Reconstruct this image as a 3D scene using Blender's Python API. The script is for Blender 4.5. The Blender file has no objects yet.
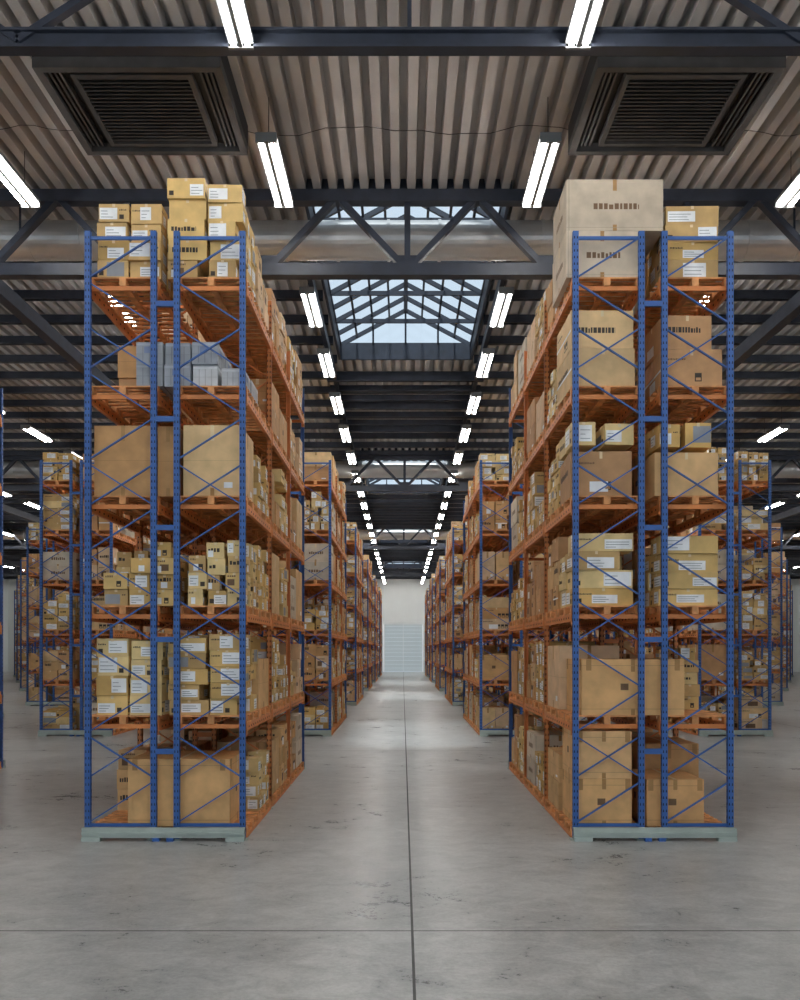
import bpy, math, random
from mathutils import Vector, Matrix
random.seed(7)
S = bpy.context.scene
CAMZ = 2.88
def lin(r,g,b):
    f=lambda c:((c/255)/12.92 if c/255<=0.04045 else ((c/255+0.055)/1.055)**2.4)
    return (f(r),f(g),f(b),1.0)

# ------------------------------------------------------------ materials
def new_mat(name):
    m=bpy.data.materials.new(name); m.use_nodes=True
    nt=m.node_tree; b=nt.nodes["Principled BSDF"]
    return m,nt,b
def painted(name,col,rough=0.5,metal=0.0,var=0.25,scale=3.0):
    m,nt,b=new_mat(name)
    tc=nt.nodes.new("ShaderNodeTexCoord"); n=nt.nodes.new("ShaderNodeTexNoise")
    n.inputs["Scale"].default_value=scale; n.inputs["Detail"].default_value=5
    nt.links.new(tc.outputs["Object"],n.inputs["Vector"])
    r=nt.nodes.new("ShaderNodeValToRGB")
    r.color_ramp.elements[0].position=0.3; r.color_ramp.elements[1].position=0.7
    r.color_ramp.elements[0].color=(col[0]*(1-var),col[1]*(1-var),col[2]*(1-var),1)
    r.color_ramp.elements[1].color=(min(1,col[0]*(1+var)),min(1,col[1]*(1+var)),min(1,col[2]*(1+var)),1)
    nt.links.new(n.outputs["Fac"],r.inputs["Fac"]); nt.links.new(r.outputs["Color"],b.inputs["Base Color"])
    b.inputs["Roughness"].default_value=rough; b.inputs["Metallic"].default_value=metal
    return m
M_BLUE=painted("blue_powder_coat",lin(54,96,164),0.45,var=.12)
M_ORANGE=painted("orange_powder_coat",lin(214,132,72),0.5,var=.15)
M_HOLE=painted("dark_slot",lin(14,18,28),0.8)
M_WOOD=painted("orange_brown_wood",lin(214,150,96),0.75,var=0.35,scale=6)
M_GALV=painted("galvanised_steel",lin(172,184,178),0.5,0.1,var=.12)
M_STRUCT=painted("dark_structural_steel",lin(46,52,65),0.5)
M_VENT=painted("dark_grey_vent",lin(70,69,70),0.55)
M_VENTD=painted("vent_interior",lin(28,28,30),0.7)
M_DUCT=painted("duct_sheet_metal",lin(208,206,204),0.34,0.55,var=0.06)
M_HOUS=painted("lamp_housing_grey",lin(120,122,124),0.5,var=0.03)
M_WALL=painted("wall_cladding",lin(234,239,240),0.6,var=0.03,scale=0.5)
M_CABLE=painted("grey_cable",lin(60,56,54),0.7)

def door_mat():
    m=bpy.data.materials.new("translucent_roller_door"); m.use_nodes=True; nt=m.node_tree; nt.nodes.clear()
    t=nt.nodes.new("ShaderNodeBsdfTranslucent"); d=nt.nodes.new("ShaderNodeBsdfDiffuse"); n=nt.nodes.new("ShaderNodeTexNoise")
    n.inputs["Scale"].default_value=.7; r=nt.nodes.new("ShaderNodeValToRGB")
    r.color_ramp.elements[0].color=lin(212,222,224); r.color_ramp.elements[1].color=lin(226,232,233)
    nt.links.new(n.outputs["Fac"],r.inputs["Fac"]); nt.links.new(r.outputs["Color"],t.inputs[0]); nt.links.new(r.outputs["Color"],d.inputs[0])
    mx=nt.nodes.new("ShaderNodeMixShader"); mx.inputs[0].default_value=0.55; o=nt.nodes.new("ShaderNodeOutputMaterial")
    nt.links.new(t.outputs[0],mx.inputs[1]); nt.links.new(d.outputs[0],mx.inputs[2]); nt.links.new(mx.outputs[0],o.inputs[0])
    return m
M_DOOR=door_mat()

def deck_mat():
    m,nt,b=new_mat("corrugated_deck")
    tc=nt.nodes.new("ShaderNodeTexCoord"); mp=nt.nodes.new("ShaderNodeMapping")
    mp.inputs["Scale"].default_value=(1.0,0.6,1)
    n=nt.nodes.new("ShaderNodeTexNoise"); n.inputs["Scale"].default_value=0.9; n.inputs["Detail"].default_value=5
    r=nt.nodes.new("ShaderNodeValToRGB")
    r.color_ramp.elements[0].position=0.3; r.color_ramp.elements[1].position=0.72
    r.color_ramp.elements[0].color=lin(174,170,169); r.color_ramp.elements[1].color=lin(208,204,202)
    nt.links.new(tc.outputs["Object"],mp.inputs["Vector"]); nt.links.new(mp.outputs["Vector"],n.inputs["Vector"])
    nt.links.new(n.outputs["Fac"],r.inputs["Fac"]); nt.links.new(r.outputs["Color"],b.inputs["Base Color"])
    b.inputs["Roughness"].default_value=0.5; b.inputs["Metallic"].default_value=0.0
    return m
M_DECK=deck_mat()

def floor_mat():
    m,nt,b=new_mat("polished_concrete")
    L=nt.links.new
    tc=nt.nodes.new("ShaderNodeTexCoord")
    def noise(scale,det,vec_scale=(1,1,1),rough=0.6,dist=0.0):
        mp=nt.nodes.new("ShaderNodeMapping"); mp.inputs["Scale"].default_value=vec_scale
        n=nt.nodes.new("ShaderNodeTexNoise"); n.inputs["Scale"].default_value=scale
        n.inputs["Detail"].default_value=det; n.inputs["Roughness"].default_value=rough
        n.inputs["Distortion"].default_value=dist
        L(tc.outputs["Object"],mp.inputs["Vector"]); L(mp.outputs["Vector"],n.inputs["Vector"]); return n
    n1=noise(0.55,10,rough=0.68,dist=0.4); n2=noise(2.6,12,(1,1.4,1),0.72,0.6); n3=noise(22,8,rough=.75)
    mix=nt.nodes.new("ShaderNodeMix"); mix.data_type='FLOAT'; mix.inputs[0].default_value=0.5
    L(n1.outputs["Fac"],mix.inputs[2]); L(n2.outputs["Fac"],mix.inputs[3])
    mix2=nt.nodes.new("ShaderNodeMix"); mix2.data_type='FLOAT'; mix2.inputs[0].default_value=0.25
    L(mix.outputs[0],mix2.inputs[2]); L(n3.outputs["Fac"],mix2.inputs[3])
    r=nt.nodes.new("ShaderNodeValToRGB"); e=r.color_ramp.elements
    e[0].position=0.38; e[0].color=lin(118,121,122); e[1].position=0.60; e[1].color=lin(182,184,183)
    L(mix2.outputs[0],r.inputs["Fac"]); L(r.outputs["Color"],b.inputs["Base Color"])
    rr=nt.nodes.new("ShaderNodeMapRange"); rr.inputs[1].default_value=0.36; rr.inputs[2].default_value=0.64
    rr.inputs[3].default_value=0.24; rr.inputs[4].default_value=0.40
    L(mix2.outputs[0],rr.inputs[0]); L(rr.outputs[0],b.inputs["Roughness"])
    bp=nt.nodes.new("ShaderNodeBump"); bp.inputs["Strength"].default_value=0.06; bp.inputs["Distance"].default_value=0.01
    L(n2.outputs["Fac"],bp.inputs["Height"]); L(bp.outputs["Normal"],b.inputs["Normal"])
    return m
M_FLOOR=floor_mat()

def box_mat():
    m,nt,b=new_mat("printed_cardboard"); L=nt.links.new
    at=nt.nodes.new("ShaderNodeAttribute"); at.attribute_name="Col"
    tc=nt.nodes.new("ShaderNodeTexCoord"); n=nt.nodes.new("ShaderNodeTexNoise")
    n.inputs["Scale"].default_value=4; n.inputs["Detail"].default_value=6
    L(tc.outputs["Object"],n.inputs["Vector"])
    mr=nt.nodes.new("ShaderNodeMapRange"); mr.inputs[1].default_value=0.3; mr.inputs[2].default_value=0.7
    mr.inputs[3].default_value=0.84; mr.inputs[4].default_value=1.1
    L(n.outputs["Fac"],mr.inputs[0])
    vm=nt.nodes.new("ShaderNodeVectorMath"); vm.operation='SCALE'
    L(at.outputs["Color"],vm.inputs[0]); L(mr.outputs[0],vm.inputs["Scale"])
    L(vm.outputs["Vector"],b.inputs["Base Color"]); b.inputs["Roughness"].default_value=0.65
    return m
M_BOX=box_mat()

def emis(name,col,st):
    m=bpy.data.materials.new(name); m.use_nodes=True; nt=m.node_tree; nt.nodes.clear()
    e=nt.nodes.new("ShaderNodeEmission"); e.inputs[0].default_value=col; e.inputs[1].default_value=st
    o=nt.nodes.new("ShaderNodeOutputMaterial"); nt.links.new(e.outputs[0],o.inputs[0]); return m
M_TUBE=emis("fluorescent_tube",(1,0.975,0.93,1),43)

def glazing():
    m=bpy.data.materials.new("clear_glazing"); m.use_nodes=True; nt=m.node_tree; nt.nodes.clear()
    t=nt.nodes.new("ShaderNodeBsdfTransparent"); t.inputs[0].default_value=(0.56,0.64,0.69,1)
    g=nt.nodes.new("ShaderNodeBsdfGlossy"); g.inputs["Roughness"].default_value=0.1
    mx=nt.nodes.new("ShaderNodeMixShader"); mx.inputs[0].default_value=0.06
    o=nt.nodes.new("ShaderNodeOutputMaterial")
    nt.links.new(t.outputs[0],mx.inputs[1]); nt.links.new(g.outputs[0],mx.inputs[2]); nt.links.new(mx.outputs[0],o.inputs[0])
    return m
M_GLASS=glazing()

# ------------------------------------------------------------ mesh builder
class MB:
    def __init__(s): s.v=[]; s.f=[]; s.m=[]; s.c=[]; s.mats=[]
    def mi(s,mat):
        if mat not in s.mats: s.mats.append(mat)
        return s.mats.index(mat)
    def quad(s,a,b,c,d,mat,col=(1,1,1)):
        i=len(s.v); s.v+= [tuple(a),tuple(b),tuple(c),tuple(d)]; s.f.append((i,i+1,i+2,i+3)); s.m.append(s.mi(mat)); s.c.append(col)
    def tri(s,a,b,c,mat,col=(1,1,1)):
        i=len(s.v); s.v+= [tuple(a),tuple(b),tuple(c)]; s.f.append((i,i+1,i+2)); s.m.append(s.mi(mat)); s.c.append(col)
    def hexa(s,P,mat,col=(1,1,1)):
        i=len(s.v); s.v+=[tuple(p) for p in P]; k=s.mi(mat)
        for q in ((0,3,2,1),(4,5,6,7),(0,1,5,4),(1,2,6,5),(2,3,7,6),(3,0,4,7)):
            s.f.append(tuple(i+j for j in q)); s.m.append(k); s.c.append(col)
    def box(s,x0,x1,y0,y1,z0,z1,mat,col=(1,1,1)):
        s.hexa([(x0,y0,z0),(x1,y0,z0),(x1,y1,z0),(x0,y1,z0),(x0,y0,z1),(x1,y0,z1),(x1,y1,z1),(x0,y1,z1)],mat,col)
    def bar(s,p,q,w,h,mat,up=(0,0,1)):
        p=Vector(p); q=Vector(q); d=(q-p).normalized(); u=Vector(up)
        if abs(d.dot(u))>0.98: u=Vector((0,1,0))
        sd=d.cross(u).normalized()*w/2; uu=sd.cross(d).normalized()*h/2
        s.hexa([p-sd-uu,p+sd-uu,q+sd-uu,q-sd-uu,p-sd+uu,p+sd+uu,q+sd+uu,q-sd+uu],mat)
    def cyl(s,p,q,r,n,mat,caps=True):
        p=Vector(p); q=Vector(q); d=(q-p).normalized(); u=Vector((0,0,1))
        if abs(d.dot(u))>0.98: u=Vector((0,1,0))
        a=d.cross(u).normalized(); b=a.cross(d).normalized(); i=len(s.v); k=s.mi(mat)
        for o in (p,q):
            for j in range(n):
                t=2*math.pi*j/n; s.v.append(tuple(o+a*math.cos(t)*r+b*math.sin(t)*r))
        for j in range(n):
            s.f.append((i+j,i+(j+1)%n,i+n+(j+1)%n,i+n+j)); s.m.append(k); s.c.append((1,1,1))
        if caps:
            s.f.append(tuple(i+j for j in range(n))[::-1]); s.m.append(k); s.c.append((1,1,1))
            s.f.append(tuple(i+n+j for j in range(n))); s.m.append(k); s.c.append((1,1,1))
    def mesh(s,name):
        me=bpy.data.meshes.new(name); me.from_pydata(s.v,[],s.f)
        for m in s.mats: me.materials.append(m)
        me.polygons.foreach_set("material_index",s.m)
        at=me.color_attributes.new("Col",'FLOAT_COLOR','CORNER'); buf=[]
        for f,c in zip(s.f,s.c): buf+= [c[0],c[1],c[2],1.0]*len(f)
        at.data.foreach_set("color",buf); me.update(); return me
def put(name,me,loc=(0,0,0),parent=None):
    o=bpy.data.objects.new(name,me); o.location=loc; S.collection.objects.link(o)
    if parent: o.parent=parent
    return o

# ------------------------------------------------------------ pallet rack
W,LEN,HT=2.45,7.9,9.24
LV=[0.18,1.88,3.56,5.24,6.92,8.58]
FX=[(0.0,1.1),(1.35,2.45)]
YS=[0.05,2.65,5.25,7.85]
def upright(mb,x,y,mat,face):
    w=0.088; d=0.065
    yw=y+face*d/2
    mb.box(x-w/2,x+w/2,min(yw,yw-face*0.012),max(yw,yw-face*0.012),0,HT,mat)
    mb.box(x-w/2,x-w/2+0.012,y-d/2,y+d/2,0,HT,mat); mb.box(x+w/2-0.012,x+w/2,y-d/2,y+d/2,0,HT,mat)
    mb.box(x-0.08,x+0.08,y-0.07,y+0.07,0,0.015,M_GALV)
    z=0.12
    yf=yw+face*0.002
    while z<HT-0.05:
        for dx in (-0.022,0.022):
            mb.quad((x+dx-0.009,yf,z),(x+dx+0.009,yf,z),(x+dx+0.006,yf,z+0.04),(x+dx-0.006,yf,z+0.04),M_HOLE)
        for sx in (-1,1):
            xf=x+sx*(w/2+0.002)
            mb.quad((xf,y-0.012,z),(xf,y+0.012,z),(xf,y+0.009,z+0.042),(xf,y-0.009,z+0.042),M_HOLE)
        z+=0.1
def pallet(mb,x0,x1,y0,y1,zt):
    h=0.13
    for k in range(3):
        xc=x0+0.05+(x1-x0-0.1)*k/2
        for j in range(3):
            yc=y0+0.07+(y1-y0-0.14)*j/2
            mb.box(xc-0.05,xc+0.05,yc-0.07,yc+0.07,zt-h+0.02,zt-0.022,M_WOOD)
        mb.box(xc-0.05,xc+0.05,y0,y1,zt-h,zt-h+0.02,M_WOOD)
    n=7
    for j in range(n):
        yc=y0+0.045+(y1-y0-0.09)*j/(n-1)
        mb.box(x0,x1,yc-0.045,yc+0.045,zt-0.022,zt,M_WOOD)
def rack_mesh():
    mb=MB()
    for yi,y in enumerate(YS):
        end=yi in (0,3); mat=M_BLUE if end else M_ORANGE; face=-1 if yi<2 else 1
        for a,b in FX:
            xa,xb=a+0.05,b-0.05
            upright(mb,xa,y,mat,face); upright(mb,xb,y,mat,face)
            zz=0.25; k=0
            st=0.69
            while zz+st<HT+.05:
                p,q=((xa,xb) if k%2==0 else (xb,xa))
                mb.bar((p,y,zz),(q,y,zz+st*0.92),0.02,0.038,mat,up=(0,1,0))
                if k%3==1: mb.bar((q,y+.022,zz),(p,y+.022,zz+st*0.92),0.02,0.038,mat,up=(0,1,0))
                zz+=st; k+=1
            for zz in (0.22,HT-0.1): mb.bar((xa,y,zz),(xb,y,zz),0.03,0.05,mat)
        for zz in (1.3,3.0,4.7,6.35,8.1):
            mb.box(FX[0][1]-0.05,FX[1][0]+0.05,y-0.03,y+0.03,zz,zz+0.08,mat)
    for li,z in enumerate(LV):
        for a,b in FX:
            for xc in (a+0.03,b-0.03):
                zb=z-0.13
                if li==0: mb.box(xc-0.028,xc+0.028,YS[0]+0.05,YS[3]-0.05,0.0,0.05,M_ORANGE); continue
                for j in range(3):
                    y0,y1=YS[j]+0.05,YS[j+1]-0.05
                    mb.box(xc-0.028,xc+0.028,y0,y1,zb-0.11,zb,M_ORANGE)
                    for ye in (y0,y1-0.05):
                        mb.box(xc-0.034,xc+0.034,ye,ye+0.05,zb-0.17,zb+0.05,M_ORANGE)
                    yy=y0+.2
                    while yy<y1-.1:
                        for sx in (-1,1):
                            xf=xc+sx*.0295
                            mb.quad((xf,yy,zb-.07),(xf,yy+.05,zb-.07),(xf,yy+.05,zb-.04),(xf,yy,zb-.04),M_HOLE)
                        yy+=.2
            for j in range(3):
                for c in range(2):
                    y0=YS[j]+0.07+c*1.25
                    pallet(mb,a+0.005,b-0.005,y0,y0+1.2,z)
            if li:
                for y in (YS[0]+0.10,YS[3]-0.10): mb.box(a+0.06,b-0.06,y-0.02,y+0.02,z-0.2,z-0.135,M_ORANGE)
    for y,s in ((-0.05,-1),(LEN+0.05,1)):
        mb.box(0.0,W,y-0.03,y+0.03,0.05,0.2,M_GALV)
        mb.box(0.0,W,y-0.05,y+0.05,0.10,0.14,M_GALV)
        for xc in (0.14,W-0.14): mb.box(xc-0.14,xc+0.14,y-0.06,y+0.06,0,0.06,M_GALV)
        for xc in (1.12,1.33): mb.box(xc-0.05,xc+0.05,y-0.05,y+0.05,0,0.05,M_BLUE)
    return mb.mesh("pallet_rack")
RACK=rack_mesh()

# ------------------------------------------------------------ cardboard boxes
KR=[lin(216,176,124),lin(206,158,104),lin(224,190,140),lin(198,152,106),lin(222,190,152)]
YE=[lin(226,190,122),lin(216,176,106),lin(232,204,144),lin(206,170,112)]
GR=[lin(206,190,168),lin(214,202,182)]
BN=[lin(184,187,192),lin(206,210,214),lin(164,170,178)]
BIG=[lin(218,172,116),lin(226,182,128),lin(210,162,108)]
WHITE=lin(242,244,246); INK=lin(60,50,42); INKB=lin(116,88,62); TAPE=lin(176,134,84); TAPEL=lin(228,206,166); GREYL=lin(150,154,160)
PAL={'plain':KR,'mark':KR,'label':YE,'small':YE,'grey':GR,'bin':BN,'big':BIG}
def cbox(mb,x0,x1,y0,y1,z0,z1,style,rot=0.0,rng=random,base=None):
    c=(base or rng.choice(PAL[style]))[:3]; k=rng.uniform(0.84,1.1); c=tuple(min(1,v*k) for v in c)
    cx,cy=(x0+x1)/2,(y0+y1)/2; ca,sa=math.cos(rot),math.sin(rot)
    def T(x,y,z):
        dx,dy=x-cx,y-cy; return (cx+dx*ca-dy*sa,cy+dx*sa+dy*ca,z)
    P=[T(x0,y0,z0),T(x1,y0,z0),T(x1,y1,z0),T(x0,y1,z0),T(x0,y0,z1),T(x1,y0,z1),T(x1,y1,z1),T(x0,y1,z1)]
    mb.hexa(P,M_BOX,c)
    e=0.002
    if style!='bin': mb.quad(T(cx-.025,y0,z1+e),T(cx+.025,y0,z1+e),T(cx+.025,y1,z1+e),T(cx-.025,y1,z1+e),M_BOX,TAPEL[:3])
    h=z1-z0
    def face(side):
        if side=='f': o=(x0,y0-e); w=x1-x0; d=(1,0)
        elif side=='r': o=(x1+e,y0); w=y1-y0; d=(0,1)
        elif side=='l': o=(x0-e,y1); w=y1-y0; d=(0,-1)
        def q(u0,u1,v0,v1,col,off=0.0):
            u0=max(0,u0); u1=min(w,u1)
            if u1<=u0: return
            ox=o[0]+(0 if side=='f' else (off if side=='r' else -off)); oy=o[1]+(-off if side=='f' else 0)
            A=[(u0,v0),(u1,v0),(u1,v1),(u0,v1)]
            mb.quad(*[T(ox+d[0]*u,oy+d[1]*u,z0+v) for u,v in A],M_BOX,col[:3])
        return w,q
    def text(q,u,u1,v,hh,col,lo=.02,hi=.055,gap=.013):
        while u<u1:
            a=rng.uniform(lo,hi); q(u,min(u+a,u1),v,v+hh*rng.choice((1,1,.8)),col); u+=a+gap
    for sd in 'frl':
        w,q=face(sd)
        dk=tuple(v*0.74 for v in c)
        if style=='bin':
            q(0.0,w,h-0.05,h-0.02,tuple(v*1.25 for v in c)); q(0,w,h*0.45,h*0.47,dk)
            for t in range(1,4): q(w*t/4-0.008,w*t/4+0.008,0.02,h-0.06,dk)
            if rng.random()<.5: q(w*.3,w*.6,h*.5,h*.8,lin(130,146,180),0.001)
            continue
        if style in('plain','big','grey'):
            q(w/2-0.03,w/2+0.03,h*0.78,h,TAPE if rng.random()<.6 else TAPEL)
            q(w/2-0.03,w/2+0.03,0,h*0.12,TAPE)
            if style=='plain':
                q(0,w,h*.5,h*.5+.006,dk)
                if rng.random()<.5: q(w*.7,w*.85,h*.12,h*.2,WHITE)
            if style=='big':
                q(0,w,h-0.10,h-0.09,dk); q(0,w,.09,.10,dk)
                for t in (0.07,0.93): q(w*t-0.04,w*t+0.04,h-0.17,h,TAPE,0.001)
                if rng.random()<.8: q(w*.38,w*.38+0.12,h*.45,h*.45+0.1,INKB)
            if style=='grey':
                q(0,w,h*0.06,h*0.07,dk); q(w*.02,w*.03,0,h,dk)
                text(q,w*.28,w*.75,h*.42,.09,INKB,.03,.07,.02)
            continue
        q(w/2-0.022,w/2+0.022,h*0.84,h,TAPEL)
        r=rng.random()
        if style=='label' or (style=='small' and r<.4):
            r2=rng.random(); lw=min(w*rng.uniform(.35,.7),.42); lh=h*rng.uniform(.45,.8)
            u=rng.choice((w*.03,w*.30,w-lw-0.02)); v=h*rng.uniform(.08,.2)
            if r2<.88:
                q(u,u+lw,v,v+lh,WHITE if rng.random()<.9 else GREYL)
                for t in range(3):
                    q(u+.02,u+lw*rng.uniform(.4,.92),v+lh*(.16+t*.26),v+lh*(.16+t*.26)+.01,GREYL,0.001)
                u2= w*.05 if u>w*.28 else u+lw+.03
                if rng.random()<.5: text(q,u2,min(u2+w*.25,w-.03),h*.62,.025,INK,.01,.02,.008)
                if rng.random()<.4: q(u2,u2+.07,h*.15,h*.15+.07,INK)
            else:
                text(q,w*.1,w*rng.uniform(.4,.8),h*.4,h*.22,INK)
        else:
            kind=rng.random()
            if kind<.35:
                text(q,w*.1,w*rng.uniform(.5,.85),h*rng.uniform(.35,.6),min(.085,h*.24),INK)
            elif kind<.6:
                s_=min(.13,h*.36); u=w*.55
                for t in range(rng.randint(1,3)):
                    if u+s_<w-.02: q(u,u+s_*.8,h*.14,h*.14+s_,INK); q(u+.015,u+s_*.8-.015,h*.14+.015,h*.14+s_*.45,c,0.001)
                    u+=s_
                text(q,w*.08,w*.4,h*.72,.03,INKB,.01,.025,.008)
            elif kind<.75:
                u=w*rng.uniform(.08,.4); q(u,u+w*.42,h*.2,h*.2+min(.2,h*.4),INKB)
                text(q,w*.1,w*.6,h*.74,.03,INKB,.01,.03,.008)
            if rng.random()<.36: 
                u=w*rng.uniform(.04,.5); q(u,u+w*.3,h*.1,h*.1+min(.16,h*.4),WHITE,.001)
            if rng.random()<.2 and h>.4: q(0,w,h*.44,h*.5,WHITE,0.001)
def stack(mb,x0,x1,y0,y1,z,rows,ny,bh,style,rng=random,jit=0.02,vary=True):
    n=len(rows); cw=(x1-x0)/n; cd=(y1-y0)/ny
    base=rng.choice(PAL[style]) 
    loose=style in('small','label','mark')
    for i in range(n):
        for j in range(ny):
            r=rows[i]
            if j>0 and r>1 and rng.random()<.3: r-=1
            zz=z; 
            for k in range(r):
                hh=bh*(rng.uniform(.92,1.06) if loose and vary else 1)
                g=0.006; s=jit if style!='big' else 0.004
                sh=rng.uniform(-.02,.02) if (loose and k>0) else 0
                a=x0+i*cw+g+rng.uniform(0,s)+sh; b=x0+(i+1)*cw-g-rng.uniform(0,s)+sh
                c=y0+j*cd+g+rng.uniform(0,s*3); d=y0+(j+1)*cd-g-rng.uniform(0,s)
                if loose and rng.random()<.14: b-=cw*.2
                cbox(mb,a,b,c,d,zz+0.001,zz+hh-0.004,style,rng.uniform(-.05,.05) if loose else (rng.uniform(-.01,.01)),rng,base if rng.random()<.65 else None)
                zz+=hh
def rand_pallet(mb,a,b,y0,y1,z,lv,rng):
    st=rng.choice(['plain','mark','label','small','mark','label','big','mark','grey','label','plain'])
    if rng.random()<.03: return
    A,B,C,D=a+.03,b-.03,y0+.03,y1-.03
    if st=='big': stack(mb,A+.02,B-.02,C,D,z,[1],1,rng.uniform(.75,1.2),st,rng)
    elif st=='grey': stack(mb,A,B,C,D,z,[2],1,rng.uniform(.45,.62),st,rng)
    elif st=='plain':
        n=rng.choice([1,2]); stack(mb,A,B,C,D,z,[n]*rng.choice([1,2]),rng.choice([1,2]),rng.uniform(.45,.62) if n==2 else rng.uniform(.75,1.2),st,rng)
    elif st=='mark':
        n=rng.choice([2,3,3]); stack(mb,A,B,C,D,z,[n]*rng.choice([1,2]),2,rng.uniform(.33,.4) if n==3 else rng.uniform(.45,.58),st,rng)
    elif st=='label':
        n=rng.choice([4,4,5]); m=rng.choice([1,2,2,3])
        stack(mb,A,B,C,D,z,[n-(rng.random()<.35) for _ in range(m)],rng.choice([2,3]),rng.uniform(.22,.26),st,rng)
    else:
        m=rng.choice([2,3,4]); stack(mb,A,B,C,D,z,[rng.choice([2,3,4,4,5]) for _ in range(m)],3,rng.uniform(.2,.26),st,rng)
def rand_load(seed,skipfront=False,mb=None):
    rng=random.Random(seed); mb=mb or MB()
    for li,z in enumerate(LV):
        for a,b in FX:
            for j in range(3):
                for c in range(2):
                    if skipfront and j==0 and c==0: continue
                    y0=YS[j]+0.07+c*1.25
                    rand_pallet(mb,a,b,y0,y0+1.2,z,li,rng)
    return mb
VAR=[rand_load(100+i).mesh("stacked_cardboard_boxes") for i in range(6)]
def front_load(side,seed):
    rng=random.Random(seed); mb=rand_load(seed,True)
    e=83 if side=='L' else 572
    X=lambda p:(p-e)/66.0
    y0=0.13; D=1.18
    def st(lv,p0,p1,rows,ny,bh,style,ya=y0,yb=y0+D,dz=0): stack(mb,X(p0),X(p1),ya,yb,LV[lv]+dz,rows,ny,bh,style,rng)
    if side=='L':
        st(5,92,158,[4,4],2,.29,'label',yb=y0+.8)
        st(5,163,203,[5],2,.305,'small'); st(5,204,241,[5],3,.29,'label')
        st(4,132,216,[2,2,2],2,.34,'bin'); st(4,218,243,[1],2,.28,'bin')
        st(3,90,150,[1],1,1.08,'plain'); st(3,152,176,[1],1,1.08,'plain'); st(3,178,239,[1],1,1.1,'plain')
        st(2,98,124,[2],3,.25,'small'); st(2,125,170,[3,4],3,.25,'small'); st(2,184,243,[3,4,4],3,.25,'small')
        st(1,92,160,[4,4],2,.29,'label'); st(1,164,205,[5],2,.25,'label'); st(1,206,243,[5],2,.26,'label')
        st(0,124,228,[1],1,1.03,'big')
    else:
        st(5,566,641,[1],1,.72,'grey'); st(5,566,666,[1],1,.79,'grey',dz=.72); st(5,669,723,[4],2,.285,'label')
        st(4,571,637,[2],1,.6,'mark'); st(4,664,728,[2],1,.57,'mark')
        st(3,573,636,[1],1,.74,'mark'); st(3,573,636,[1,1],2,.34,'label',dz=.79)
        st(3,655,722,[1],1,.7,'mark'); st(3,660,716,[1,1],2,.36,'small',dz=.75)
        st(2,574,636,[4],2,.285,'label'); st(2,662,722,[4],2,.275,'label')
        st(1,582,687,[1],1,.86,'big'); 
        st(0,577,634,[2],1,.73,'big'); st(0,648,707,[1],1,.72,'big')
    return mb.mesh("stacked_cardboard_boxes")

PITCH=7.33
n=0
for r in range(6):
    D=13.0+r*15.72
    for c in range(7):
        xin=2.48+c*PITCH
        if c>0 and xin>0.52*(D+LEN)+4: continue
        for sgn in (1,-1):
            x=xin if sgn>0 else -xin-W
            ra=put("pallet_rack",RACK,(x,D,0))
            if r==0 and c==0: me=front_load('R' if sgn>0 else 'L',31 if sgn>0 else 12)
            else: me=VAR[(r*3+c*2+(sgn>0))%6]
            put("stacked_cardboard_boxes",me,(0,0,0),ra); n+=1
print("racks",n)

# ------------------------------------------------------------ shell
XW,Y0,Y1=52.0,-12.0,113.0
ZD=CAMZ+9.5
mb=MB(); mb.quad((-XW,Y0,0),(XW,Y0,0),(XW,Y1,0),(-XW,Y1,0),M_FLOOR)
M_JOINT=painted("joint_sealant",lin(80,81,81),0.8)
for x in [k*PITCH for k in range(-6,7)]:
    if abs(x)<8 and x!=0: continue
    mb.quad((x-.013,Y0,.001),(x+.013,Y0,.001),(x+.013,Y1,.001),(x-.013,Y1,.001),M_JOINT)
y=8.8-15.72
while y<Y1:
    mb.quad((-XW,y-.012,.0012),(XW,y-.012,.0012),(XW,y+.012,.0012),(-XW,y+.012,.0012),M_JOINT); y+=15.72
put("floor",mb.mesh("floor"))

SKY=[(17.75,27.8),(41.35,51.5),(65.0,75.2),(88.6,98.9)]
SW=2.1
def deck(mb,xa,xb,ya,yb):
    p=0.33; n=max(1,int(round((xb-xa)/p))); p=(xb-xa)/n; h=0.22
    for i in range(n):
        x=xa+i*p; pts=[(x,0),(x+p*.08,h),(x+p*.42,h),(x+p*.50,0),(x+p,0)]
        for (a,za),(b,zb) in zip(pts[:-1],pts[1:]):
            mb.quad((a,ya,ZD+za),(a,yb,ZD+za),(b,yb,ZD+zb),(b,ya,ZD+zb),M_DECK)
mb=MB(); deck(mb,-XW,-SW,Y0,Y1); deck(mb,SW,XW,Y0,Y1)
prev=Y0
for a,b in SKY+[(Y1,Y1)]:
    if a>prev: deck(mb,-SW,SW,prev,a)
    prev=b
mb.box(-XW-.3,-SW-.08,Y0-.3,Y1+.3,ZD+.24,ZD+.36,M_STRUCT); mb.box(SW+.08,XW+.3,Y0-.3,Y1+.3,ZD+.24,ZD+.36,M_STRUCT)
put("ceiling",mb.mesh("ceiling"))

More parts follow.
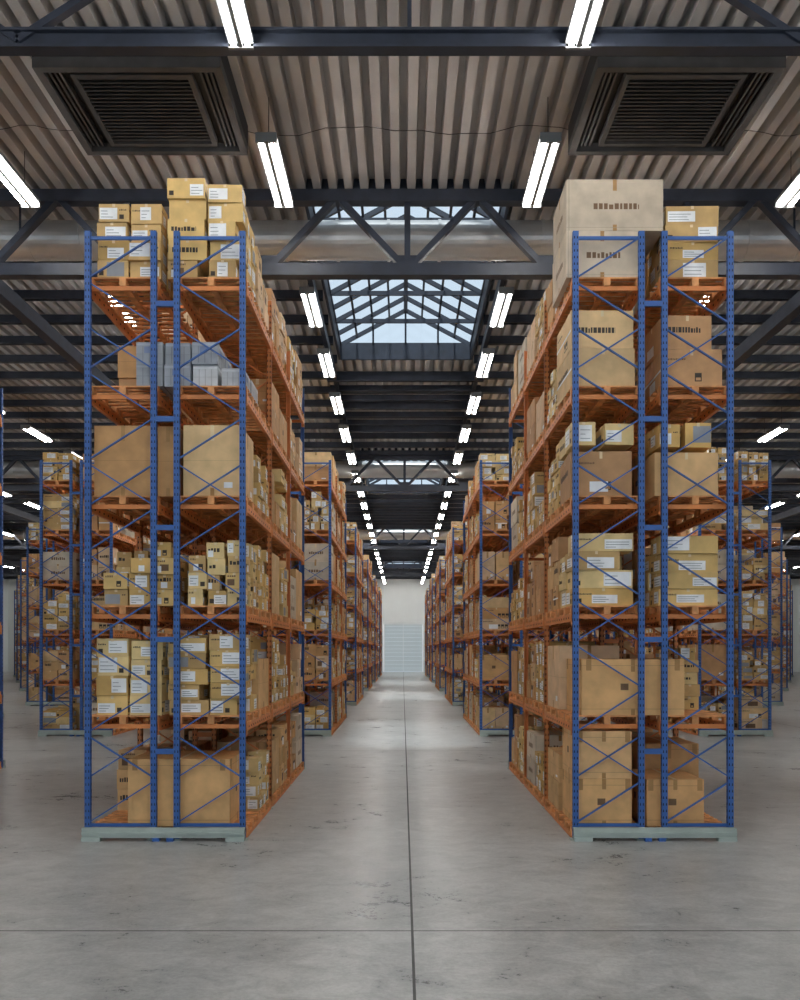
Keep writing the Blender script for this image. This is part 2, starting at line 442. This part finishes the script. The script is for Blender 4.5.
for i,(a,b) in enumerate(SKY):
    mb=MB(); ze=ZD+.38; zr=ZD+1.5
    for sx in (-1,1):
        mb.box(min(sx*SW,sx*(SW+.07)),max(sx*SW,sx*(SW+.07)),a,b,ZD-.1,ze,M_STRUCT)
        mb.quad((sx*SW,a,ze+.03),(sx*SW,b,ze+.03),(0,b,zr+.03),(0,a,zr+.03),M_GLASS)
        for t in (0,.25,.5,.75): mb.bar((sx*SW*(1-t),a,ze+(zr-ze)*t),(sx*SW*(1-t),b,ze+(zr-ze)*t),.06,.08,M_STRUCT)
    mb.bar((0,a,zr),(0,b,zr),.12,.16,M_STRUCT)
    m=int((b-a)/1.0)
    for k in range(m+1):
        y=a+(b-a)*k/m
        for sx in (-1,1): mb.bar((sx*SW,y,ze),(0,y,zr),.08,.12,M_STRUCT)
        if k%2==0: mb.bar((-SW,y,ze),(SW,y,ze),.06,.12,M_STRUCT)
    for y in (a,b):
        mb.tri((-SW,y,ze),(SW,y,ze),(0,y,zr),M_GLASS)
        mb.box(-SW,SW,y-.04,y+.04,ZD-.1,ze,M_STRUCT); mb.bar((0,y,ze),(0,y,zr),.06,.06,M_STRUCT)
        for sx in (-1,1): mb.bar((sx*SW/2,y,ze),(sx*SW/2,y,(ze+zr)/2),.06,.06,M_STRUCT)
    put("fill_window_%d"%(i+1),mb.mesh("skylight"))

# walls
DWH=2.6; DH=6.6
mb=MB(); mb.box(-XW,XW,Y1,Y1+.25,DH,ZD+.36,M_WALL)
edges=[-XW]
for k in range(-6,7): edges+=[k*PITCH-DWH,k*PITCH+DWH]
edges.append(XW)
for a,b in zip(edges[::2],edges[1::2]): mb.box(a,b,Y1,Y1+.25,0,DH,M_WALL)
x=-XW
while x<XW: mb.box(x,x+.1,Y1-.03,Y1,DH+.2,ZD,M_WALL); x+=.5
put("wall_back",mb.mesh("wall_back"))
for i,k in enumerate(range(-6,7)):
    xc=k*PITCH; mb=MB(); yy=Y1+.1
    t=0
    while .02+t*.5<DH-.4: mb.box(xc-DWH+.06,xc+DWH-.06,yy-.015,yy+.015,.02+t*.5,.02+t*.5+.485,M_DOOR); t+=1
    for s in (-1,0,1): mb.box(xc+s*(DWH-.1)-.05,xc+s*(DWH-.1)+.05,yy-.08,yy-.03,0.0,DH-.01,M_WALL)
    mb.box(xc-DWH+.01,xc+DWH-.01,yy-.09,yy+.06,DH-.36,DH-.01,M_WALL)
    put("door_%d"%(i+1),mb.mesh("door"))
wn=len(SKY)+1
zs,ze=0.8,11.2
mb=MB(); mb.box(-XW,XW,Y0-.25,Y0,0,zs,M_WALL); mb.box(-XW,XW,Y0-.25,Y0,ze,ZD+.36,M_WALL)
for k in range(-7,8):
    xc=k*PITCH
    mb.box(xc-PITCH/2-.2,xc-PITCH/2+.2,Y0-.25,Y0,zs,ze,M_WALL)
put("wall_front",mb.mesh("wall_front"))
for k in range(-7,8):  # unseen glazing behind the camera, enlarged to add fill light on the racks
    xc=k*PITCH; mb=MB(); xa,xb=max(-XW,xc-PITCH/2+.21),min(XW,xc+PITCH/2-.21); yy=Y0-.12
    mb.quad((xa,yy,zs),(xb,yy,zs),(xb,yy,ze),(xa,yy,ze),M_GLASS)
    for t in range(5):
        x=xa+(xb-xa)*t/4; mb.box(x-.04 if t else x,x+.04 if t<4 else x,yy-.05,yy+.05,zs,ze,M_HOUS)
    for t in range(1,7):
        z=zs+(ze-zs)*t/7; mb.box(xa,xb,yy-.04,yy+.04,z-.04,z+.04,M_HOUS)
    put("fill_window_%d"%wn,mb.mesh("fill_window")); wn+=1
for nm,x in (("wall_left",-XW-.25),("wall_right",XW)):
    mb=MB(); mb.box(x,x+.25,Y0-.25,Y1+.25,0,ZD+.36,M_WALL); put(nm,mb.mesh(nm))

# ------------------------------------------------------------ roof steel
def truss(D,name="roof_truss"):
    mb=MB(); zt=CAMZ+9.22; zb=CAMZ+7.72
    mb.box(-XW,XW,D-.12,D+.12,zt-.12,zt+.12,M_STRUCT)
    mb.box(-XW,XW,D-.12,D+.12,zb-.12,zb+.12,M_STRUCT)
    for k in range(-18,19):
        xb=k*2.85
        if abs(xb)<XW-3:
            for dx in (-1.42,1.42): mb.bar((xb,D,zb),(xb+dx,D,zt),.12,.17,M_STRUCT,up=(0,1,0))
            mb.box(xb-.25,xb+.25,D-.02,D+.02,zb+.1,zb+.32,M_STRUCT)
            if k%2==0: mb.box(xb-.06,xb+.06,D-.06,D+.06,zb,zt,M_STRUCT)
    put(name,mb.mesh(name))
for D in (-6.1,17.5,41.1,64.7,88.3): truss(D)
mb=MB(); z=CAMZ+8.72
mb.box(-XW,XW,12.2,12.4,z+.10,z+.14,M_STRUCT); mb.box(-XW,XW,12.2,12.4,z-.14,z-.10,M_STRUCT); mb.box(-XW,XW,12.28,12.32,z-.12,z+.12,M_STRUCT)
for x in (0,-7.4,7.4,-14.8,14.8): mb.box(x-.03,x+.03,12.27,12.33,z+.1,ZD,M_STRUCT)
for sx in (-1,1):
    mb.bar((sx*5.6,12.3,z),(sx*4.4,12.3,ZD),.1,.12,M_STRUCT,up=(0,1,0)); mb.bar((sx*5.6,12.3,z),(sx*6.8,12.3,ZD),.1,.12,M_STRUCT,up=(0,1,0))
put("roof_cross_beam",mb.mesh("roof_cross_beam"))
mb=MB()
def purlin(y,xa=-XW,xb=XW,z=CAMZ+9.36,h=.24):
    mb.box(xa,xb,y-.05,y+.05,z-h/2,z+h/2,M_STRUCT); mb.box(xa,xb,y-.09,y+.09,z-h/2,z-h/2+.03,M_STRUCT)
y=21.0
while y<Y1-1:
    insky=any(a-.2<y<b+.2 for a,b in SKY)
    if insky: purlin(y,-XW,-SW-.1); purlin(y,SW+.1,XW)
    else: purlin(y)
    y+=1.65
for g in range(4):
    y=28.6+g*23.6
    for k in range(7): purlin(y+k*1.1,-2.6,2.6,CAMZ+9.05,.2)
put("roof_purlins",mb.mesh("roof_purlins"))
mb=MB()
for sx in (-1,1):
    for x,zz,w,h,ya in ((2.35,9.1,.12,.26,19.2),(9.9,8.75,.28,.36,19.2),(24.7,8.75,.3,.4,19.2),(39.5,8.75,.3,.4,19.2)):
        mb.box(sx*x-w/2,sx*x+w/2,ya,Y1-.1,CAMZ+zz-h/2,CAMZ+zz+h/2,M_STRUCT)
put("roof_girders",mb.mesh("roof_girders"))
for D in (18.6,42.2,65.9):
    mb=MB(); z=CAMZ+8.87; r=.40
    mb.cyl((-XW+.1,D,z),(XW-.1,D,z),r,32,M_DUCT)
    x=-XW+1
    while x<XW: mb.cyl((x-.03,D,z),(x+.03,D,z),r+.02,32,M_DUCT); x+=1.1
    x=-49.2
    while x<50:
        if abs(x)>2.4:
            mb.box(x-.02,x+.02,D-r-.03,D-r-.01,z,ZD,M_STRUCT); mb.box(x-.02,x+.02,D+r+.01,D+r+.03,z,ZD,M_STRUCT)
        x+=4.1
    o=put("ventilation_duct",mb.mesh("ventilation_duct"))
def vent():
    mb=MB(); w,d=2.9,2.35
    mb.box(0,w,0,d,.16,.53,M_VENTD)
    for (a,b,c,e) in ((0,w,0,.12),(0,w,d-.12,d),(0,.12,.12,d-.12),(w-.12,w,.12,d-.12)): mb.box(a,b,c,e,0,.17,M_VENT)
    for (a,b,c,e) in ((.50,w-.50,.22,.30),(.50,w-.50,d-.30,d-.22),(.50,.58,.30,d-.30),(w-.58,w-.50,.30,d-.30)): mb.box(a,b,c,e,.03,.17,M_VENT)
    k=0; y=.33
    while y<d-.36:
        mb.hexa([(.58,y,.05),(w-.58,y,.05),(w-.58,y+.02,.04),(.58,y+.02,.04),(.58,y+.045,.15),(w-.58,y+.045,.15),(w-.58,y+.065,.14),(.58,y+.065,.14)],M_VENT); y+=.095
    for xx in (.17,.25,.33,w-.21,w-.29,w-.37):
        mb.box(xx,xx+.035,.2,d-.2,.05,.15,M_VENT)
    return mb.mesh("ceiling_ventilation_unit")
V=vent()
for x in (-5.8,2.9): put("ceiling_ventilation_unit",V,(x,13.2,CAMZ+8.96))
mb=MB(); pts=[]
x=-9.0
while x<=9.0:
    pts.append(Vector((x,15.6+.12*math.sin(x*2.1),ZD-.06+.03*math.sin(x*3.3)+.02*math.sin(x*7.1)))); x+=.25
for a,b in zip(pts[:-1],pts[1:]): mb.cyl(a,b,.006,5,M_CABLE,False)
put("ceiling_cable",mb.mesh("ceiling_cable"))

# ------------------------------------------------------------ lamps
def lamp():
    mb=MB(); L=2.15; w=.18
    mb.box(-w,w,-L/2,L/2,.05,.12,M_HOUS); mb.box(-.03,.03,-L/2,L/2,-.03,.05,M_HOUS)
    for e in (-1,1): mb.box(-w,w,e*L/2-.025,e*L/2+.025,-.04,.12,M_HOUS)
    for sx in (-1,1): mb.cyl((sx*.1,-L/2+.04,0),(sx*.1,L/2-.04,0),.038,8,M_TUBE,False)
    for e in (-1,1): mb.cyl((0,e*.8,.12),(0,e*.8,ZD-CAMZ-8.6),.008,5,M_CABLE,False)
    return mb.mesh("fluorescent_ceiling_lamp")
LM=lamp()
Ds=[-9.4,-5.2,-1.0,3.2,7.2,11.15,15.55,21.7]
d=25.9
while d<111: Ds.append(d); d+=4.2
for i,D in enumerate(Ds):
    for x in (2.4,7.3,14.7,22.1,29.5,41):
        if x>.6*D+16: continue
        for s in (-1,1): put("fluorescent_ceiling_lamp",LM,(s*x,D,CAMZ+8.6))

# ------------------------------------------------------------ world, sun
w=bpy.data.worlds.new("sky"); S.world=w; w.use_nodes=True
bg=w.node_tree.nodes["Background"]; bg.inputs[0].default_value=(.84,.91,1,1); bg.inputs[1].default_value=1.2
sd=bpy.data.lights.new("sun","SUN"); sd.energy=4.5; sd.angle=math.radians(5); sd.color=(1,.97,.93)
so=bpy.data.objects.new("sun",sd); S.collection.objects.link(so)
so.rotation_euler=Vector((0.02,0.55,-1)).to_track_quat('-Z','Y').to_euler(); so.location=(0,0,40)

# ------------------------------------------------------------ camera
cd=bpy.data.cameras.new("camera"); cam=bpy.data.objects.new("camera",cd); S.collection.objects.link(cam)
cam.location=(-.1,0,CAMZ); cam.rotation_euler=(math.radians(90),0,0)
cd.sensor_width=36; cd.lens=30.9; cd.shift_y=.15; cd.shift_x=-.0025; cd.clip_end=500
S.camera=cam
S.view_settings.view_transform='Standard'
S.view_settings.exposure=0.17
S.view_settings.gamma=1.0
